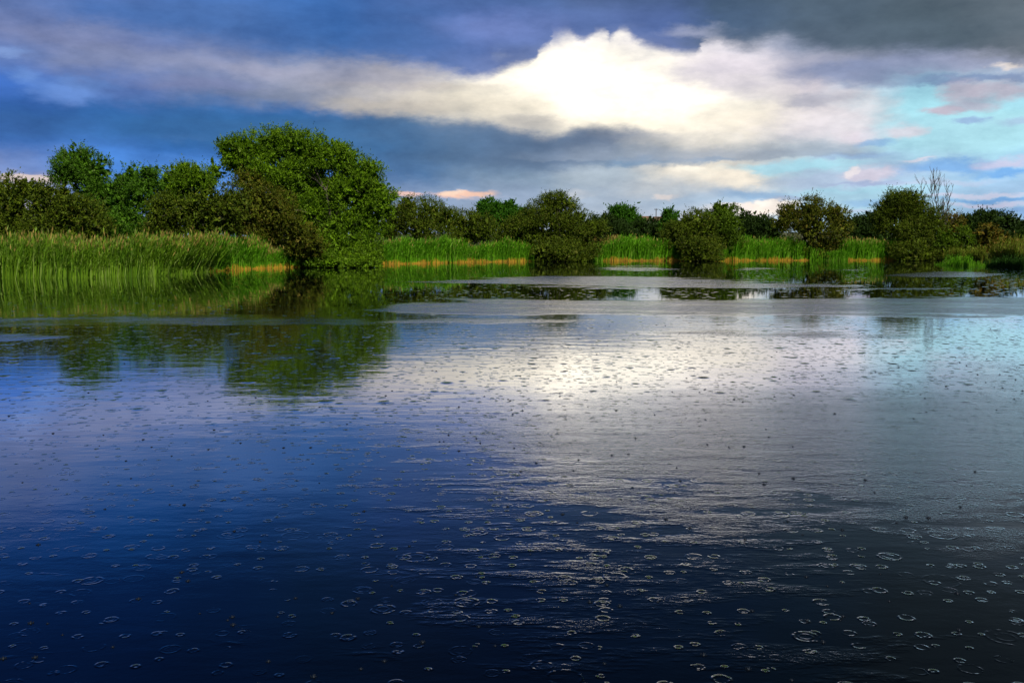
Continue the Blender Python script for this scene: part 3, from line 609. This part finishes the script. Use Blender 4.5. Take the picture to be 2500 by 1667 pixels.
# dead tree: pale bare twigs above the dark round tree
def dead_tree():
    r = np.random.default_rng(55)
    Yd = 115.5
    base = at(2312, 600, Yd); base[2] = 0.3
    root = bpy.data.objects.new('dead_tree', None); COL.objects.link(root); root.location = base
    tag(root, 'bare dead tree with pale trunk and thin leafless twigs', 'tree')
    fork = at(2306, 560, Yd) - base
    v, f = tube([np.array([0, 0, -.3]), fork * 0.5 + np.array([.08, 0, 0]), fork], [.20, .15, .12], 7)
    link('trunk', np_mesh('trunk', v, f, [M['deadwood']], smooth=True), root)
    def grow(p, d, L, rad, lvl, parts):
        n = 4; pts = [p]; q = p.copy(); dd = d.copy()
        for i in range(n):
            dd = unit(dd + r.normal(0, 0.12, 3) + np.array([0, 0, 0.12])); q = q + dd * L / n; pts.append(q.copy())
        parts.append(tube(pts, np.linspace(rad, rad * 0.35, n + 1), 4 if lvl else 5))
        if lvl >= 3: return
        for k in range(6 if lvl == 0 else 4):
            i = r.integers(1, n + 1)
            d2 = unit(dd + r.normal(0, 0.5, 3) * np.array([1, 1, .5]) + np.array([0, 0, .55]))
            grow(pts[i], d2, L * r.uniform(.28, .5), max(rad * 0.5, 0.014), lvl + 1, parts)
    for (tx, ty) in [(2228, 460), (2240, 445), (2258, 444), (2272, 470), (2297, 456), (2340, 512), (2322, 498), (2262, 520), (2312, 490)]:
        e = at(tx, ty, Yd + r.uniform(-1, 1)) - base; L = np.linalg.norm(e - fork); parts = []
        grow(fork, unit(e - fork), L * 0.77, 0.065, 0, parts)
        v, f = join(parts)
        link('limb', np_mesh('limb', v, f, [M['twig']], smooth=True), root)
dead_tree()

# ------------------------------------------------------------------ reeds
def reeds(name, label, x0, x1, top, depth, per_m, mat='reed', straw=0.45, plume=0.0, seed=1, base=None, width=0.03, cat='reed bed', back=0.0, leaf=0.55, lean=0.10, kind='stuff', front=0.0):
    """a bed of reeds along the shore between two bearings; top: (pixel x, pixel y of the reed tops)"""
    r = np.random.default_rng(seed)
    sx = [p[0] for p in SHORE_PX[1:-1]]; sy = [p[1] for p in SHORE_PX[1:-1]]
    xs = np.linspace(x0, x1, 60)
    base_y = np.interp(xs, sx, sy) if base is None else np.interp(xs, [p[0] for p in base], [p[1] for p in base])
    fr_ = np.array([on_water(x, y) for x, y in zip(xs, base_y)])
    hgt = CAM_H * (base_y - np.interp(xs, [p[0] for p in top], [p[1] for p in top])) / (base_y - 583.0)
    seg = np.concatenate([[0], np.cumsum(np.linalg.norm(np.diff(fr_[:, :2], axis=0), axis=1))])
    n = int(seg[-1] * per_m)
    s = r.uniform(0, seg[-1], n); dep = depth * r.random(n) ** 1.5 + front - (r.random(n) < .05) * r.uniform(0, 1.0, n)
    bx = np.interp(s, seg, fr_[:, 0]); by = np.interp(s, seg, fr_[:, 1]) + dep + back + 0.25 * np.sin(s * 1.7) + 0.15 * np.sin(s * 4.1 + 1)
    hh = np.interp(s, seg, hgt) * (0.93 + 0.07 * np.sin(s * 0.9 + seed) + 0.05 * np.sin(s * 2.3)) * r.normal(0.99, 0.11, n)
    if cat != 'reed bed':                                       # loose tufts, ragged and thinning out at their ends
        hh = hh * r.uniform(.45, 1.2, n) * (.8 + .3 * np.sin(s * 1.9 + seed) + .15 * np.sin(s * 5.3)) * np.clip(np.minimum(s, seg[-1] - s) / 1.2 + .35, 0, 1)
    hh = np.clip(hh, 0.15, None)
    p0 = np.stack([bx, by, np.full(n, -0.12)], 1)
    ln = np.stack([r.normal(lean, 0.085, n) + (r.random(n) < .03) * r.normal(0, .35, n), r.normal(-0.02, 0.07, n), np.ones(n)], 1)
    mid = p0 + ln * np.array([.35, .35, .5]) * hh[:, None]; tip = p0 + ln * hh[:, None]
    wd = width * r.uniform(.6, 1.3, n)
    ang = r.uniform(-.9, .9, n); ww = np.stack([np.cos(ang), np.sin(ang), np.zeros(n)], 1) * wd[:, None]
    # stems
    V = [np.stack([p0 - ww * .7, p0 + ww * .7, mid + ww * .6, mid - ww * .6], 1), np.stack([mid - ww * .6, mid + ww * .6, tip + ww * .12, tip - ww * .12], 1)]
    mi = [np.zeros(n), np.zeros(n)]
    k = 5
    hq = r.uniform(.28, .97, (n, k)); q = p0[:, None] + ln[:, None] * hh[:, None, None] * hq[..., None] * np.array([1, 1, 1])
    th = r.uniform(0, 2 * pi, (n, k)); sl = r.uniform(.35, .8, (n, k))
    od = np.stack([np.cos(th) * sl + 0.25 * (lean > 0), np.sin(th) * sl, np.full((n, k), .9)], -1)
    L = leaf * r.uniform(.5, 1.2, (n, k))[..., None] * np.minimum(hh / 2.2, 1.1)[:, None, None]
    e = q + unit(od) * L; e[..., 2] -= .12 * L[..., 0]
    m2_ = q + unit(od) * L * .5; 
    lw = np.stack([-np.sin(th), np.cos(th), np.zeros((n, k))], -1) * width * 0.75
    V.append(np.stack([q, m2_ + lw, e, m2_ - lw], 2).reshape(-1, 4, 3)); mi.append(np.zeros(n * k))
    if plume > 0:
        sel = r.random(n) < plume; ns = sel.sum(); b0 = tip[sel]; u = unit(ln[sel] + r.normal(0, .15, (ns, 3))) * r.uniform(.2, .42, ns)[:, None]
        sw = ww[sel] / wd[sel][:, None] * .045
        V.append(np.stack([b0 - u * .4, b0 + u * .2 + sw, b0 + u * .8, b0 + u * .2 - sw], 1)); mi.append(np.full(ns, 2))
    if straw > 0:
        n2_ = int(seg[-1] * per_m * .55); s2 = r.uniform(0, seg[-1], n2_)
        b2_ = np.stack([np.interp(s2, seg, fr_[:, 0]), np.interp(s2, seg, fr_[:, 1]) + back - .12 + .7 * r.random(n2_) ** 2 + 0.25 * np.sin(s2 * 1.7) + 0.15 * np.sin(s2 * 4.1 + 1), np.full(n2_, -.1)], 1)
        h2 = straw * (.45 + 1.2 * r.random(n2_) ** 2.0) * (.85 + .3 * np.sin(s2 * 1.1 + seed) + .2 * np.sin(s2 * 3.7)) + .1
        t2 = b2_ + np.stack([r.normal(.04, .1, n2_), r.normal(0, .06, n2_), np.ones(n2_)], 1) * h2[:, None]
        w2 = np.array([1., 0, 0]) * (width * .6 * r.uniform(.6, 1.3, n2_))[:, None]
        V.append(np.stack([b2_ - w2, b2_ + w2, t2 + w2 * .4, t2 - w2 * .4], 1)); mi.append(np.ones(n2_))
    V = np.concatenate(V).reshape(-1, 3); mi = np.concatenate(mi)
    o = link(name, np_mesh(name, V, np.arange(len(V)).reshape(-1, 4), [M[mat], M['straw'], M['plume']], mi))
    tag(o, label, cat, {'reed bed': 'reed beds along the shore', 'sedge': 'sedge at the water', 'grass': 'rough grass on the bank'}[cat], kind)
    return o
reeds('reed_bed', 'long reed bed with straw coloured plumes below the feathery willow', -260, 530, [(-300, 582), (0, 582), (470, 583), (530, 590)], 5.5, 330, 'reed_pale', 0.0, .24, 1, width=.03)
reeds('reed_bed', 'reed bed with orange feet running up to the biggest tree', 505, 760, [(440, 581), (540, 583), (600, 589), (660, 603), (745, 618), (760, 622)], 6.0, 330, 'reed', .27, .25, 2, width=.03)
reeds('reed_bed', 'wide green reed bed between the biggest tree and the dome shaped bush', 918, 1330, [(918, 592), (1000, 586), (1050, 582), (1100, 588), (1150, 597), (1200, 595), (1240, 589), (1285, 592), (1330, 608)], 5.0, 300, 'reed', .27, .06, 3, width=.036)
reeds('reed_fringe', 'thin shaded reeds at the foot of the dome shaped bush', 1395, 1470, [(1395, 618), (1470, 606)], 2.5, 200, 'reed', 0.0, 0, 4, width=.036, front=-.6)
reeds('reed_bed', 'green reed bed between the dome shaped bush and the spreading olive bush', 1450, 1668, [(1440, 598), (1480, 590), (1520, 583), (1570, 578), (1620, 584), (1650, 594), (1668, 608)], 5.5, 310, 'reed', .27, .08, 5, width=.036)
reeds('reed_bed', 'green reed bed between the lighter green tree and the twiggy bush', 1745, 1985, [(1745, 612), (1790, 592), (1820, 580), (1870, 583), (1920, 583), (1960, 590), (1985, 605)], 5.5, 310, 'reed', .27, .08, 6, width=.036)
reeds('reed_bed', 'low reeds along the feet of the twiggy browning bush', 1975, 2070, [(1975, 606), (2020, 612), (2070, 608)], 2.0, 260, 'reed', .26, 0, 7, width=.036, front=-.4)
reeds('reed_bed', 'short reed bed with brownish tops beside the dark round tree', 2055, 2192, [(2050, 592), (2080, 584), (2130, 583), (2170, 586), (2192, 592)], 5.5, 310, 'reed', .27, .25, 8, width=.036)
reeds('dry_reeds', 'patch of dry tawny reeds behind the green bed beside the dome shaped bush', 1440, 1530, [(1440, 582), (1530, 582)], 1.5, 200, 'plume', 0, .6, 9, width=.036, back=7.0)
reeds('sedge_clump', 'fresh green sedge tuft standing in the shallows under the dead tree', 2310, 2430, [(2310, 626), (2340, 618), (2380, 624), (2430, 638)], 3.0, 120, 'reed', 0.0, 0, 10, base=[(2310, 648), (2370, 650), (2430, 650)], width=.03, cat='sedge')
reeds('sedge_clump', 'dark green sedge at the water in the picture corner of the bank', 2436, 2620, [(2436, 638), (2470, 628), (2520, 624), (2620, 622)], 4.0, 170, 'sedge_dark', 0.0, 0, 11, base=[(2436, 651), (2500, 655), (2620, 658)], width=.03, cat='sedge')
reeds('meadow_grass', 'yellow green rough grass behind the dark sedge', 2455, 2640, [(2455, 600), (2500, 586), (2640, 584)], 5.0, 300, 'sedge', 0.0, .1, 12, width=.034, cat='grass')
reeds('meadow_grass', 'yellow green grass strip between the dark round tree and the yellow brown bush', 2285, 2420, [(2285, 612), (2350, 604), (2420, 606)], 4.0, 240, 'sedge', 0.0, 0, 13, width=.036, cat='grass')

# ------------------------------------------------------------------ far roofs, pole, birds
def box(a, b_):
    (x0, y0, z0), (x1, y1, z1) = a, b_
    v = np.array([(x, y, z) for z in (z0, z1) for y in (y0, y1) for x in (x0, x1)], float)
    f = np.array([(0, 2, 3, 1), (4, 5, 7, 6), (0, 1, 5, 4), (1, 3, 7, 5), (3, 2, 6, 7), (2, 0, 4, 6)])
    return v, f
roof_m = bark_material('roof_sheeting', (0.16, 0.085, 0.05), (0.24, 0.14, 0.085))
wall_m = bark_material('pale_render', (0.45, 0.44, 0.42), (0.6, 0.59, 0.56))
pole_m = bark_material('pole_wood', (0.05, 0.045, 0.04), (0.10, 0.09, 0.08))
def barn(x0, x1, ridge_y, eave_y, Y, label, gable_white):
    a = at(x0, ridge_y, Y); c = at(x1, eave_y, Y); gz = float(ground_z(np.array(a[0]), np.array(float(Y))))
    base = np.array([(a[0] + c[0]) / 2, Y, gz]); W = (c[0] - a[0]) / 2; D = 5.0
    ze, zr = c[2] - gz, a[2] - gz
    root = bpy.data.objects.new('farm_shed', None); COL.objects.link(root); root.location = base; tag(root, label, 'shed', 'farm sheds beyond the trees')
    link('wall', np_mesh('wall', *box((-W, -D, -.3), (W, D, ze)), [wall_m]), root)
    o = .25
    v = np.array([(-W - o, -D - o, ze - .05), (W + o, -D - o, ze - .05), (W + o, 0, zr), (-W - o, 0, zr), (-W - o, D + o, ze - .05), (W + o, D + o, ze - .05),
                  (-W - o, -D - o, ze + .1), (W + o, -D - o, ze + .1), (W + o, 0, zr + .15), (-W - o, 0, zr + .15), (-W - o, D + o, ze + .1), (W + o, D + o, ze + .1)])
    f = np.array([(0, 1, 2, 3), (3, 2, 5, 4), (6, 9, 8, 7), (9, 10, 11, 8), (0, 6, 7, 1), (4, 5, 11, 10), (0, 3, 9, 6), (3, 4, 10, 9), (1, 7, 8, 2), (2, 8, 11, 5)])
    link('roof', np_mesh('roof', v, f, [roof_m if not gable_white else wall_m]), root)
barn(1556, 1584, 529, 540, 330, 'far brown roofed shed beside the distant fresh green tree', False)
barn(1585, 1602, 532, 536, 345, 'far pale roofed shed between two brown ones', True)
barn(1596, 1622, 530, 541, 325, 'far brown roofed shed under the thin pole', False)
def pole():
    Yp = 318.0; a = at(1602, 509, Yp); gz = float(ground_z(np.array(a[0]), np.array(Yp)))
    root = bpy.data.objects.new('utility_pole', None); COL.objects.link(root); root.location = (a[0], Yp, gz)
    tag(root, 'thin dark utility pole rising above the far brown roofs', 'pole')
    v, f = tube([np.array([0, 0, -.5]), np.array([0, 0, (a[2] - gz) * .5]), np.array([0, 0, a[2] - gz])], [.17, .15, .12], 8); link('post', np_mesh('post', v, f, [pole_m]), root)
    h_ = a[2] - gz
    link('crossarm', np_mesh('crossarm', *box((-.6, -.19, h_ - .45), (.6, -.13, h_ - .3)), [pole_m]), root)
    for x in (-.5, .5): link('insulator', np_mesh('insulator', *tube([np.array([x, -.16, h_ - .3]), np.array([x, -.16, h_ - .12])], [.06, .05], 6), [pole_m]), root)
pole()

# rain splashes: tiny upright jets and the crowns round them
def splashes():
    r = np.random.default_rng(3); parts = []
    sm, b, out = material('splash_water')
    d = b.new('ShaderNodeBsdfPrincipled'); d.inputs['Base Color'].default_value = (0.004, 0.008, 0.016, 1); d.inputs['Roughness'].default_value = 0.5; d.inputs['IOR'].default_value = 1.33; d.inputs['Specular IOR Level'].default_value = 0.25
    sm.node_tree.links.new(d.outputs[0], out.inputs[0])
    for i in range(420):
        y = 5.0 + 32 * r.random() ** 1.3; x = r.uniform(-.56, .56) * y
        s = r.uniform(.22, .5); c = np.array([x, y, 0])
        v, f = tube([c + (0, 0, -.01), c + (0, 0, .012 * s), c + (r.normal(0, .004), 0, .020 * s), c + (r.normal(0, .005), 0, .030 * s)], [.034 * s, .022 * s, .010 * s, .004 * s], 6)
        parts.append((v, f))
        for k in range(6):
            th = k * pi / 3 + r.uniform(-.3, .3); o_ = np.array([cos(th), sin(th), 0]) * .028 * s
            parts.append(tube([c + o_ + (0, 0, -.005), c + o_ * 1.5 + (0, 0, .016 * s)], [.008 * s, .003 * s], 4))
    v, f = join(parts)
    o = link('rain_splashes', np_mesh('rain_splashes', v, f, [sm], smooth=True)); tag(o, 'tiny dark raindrop splashes scattered over the lake surface', 'splashes', kind='stuff')
splashes()
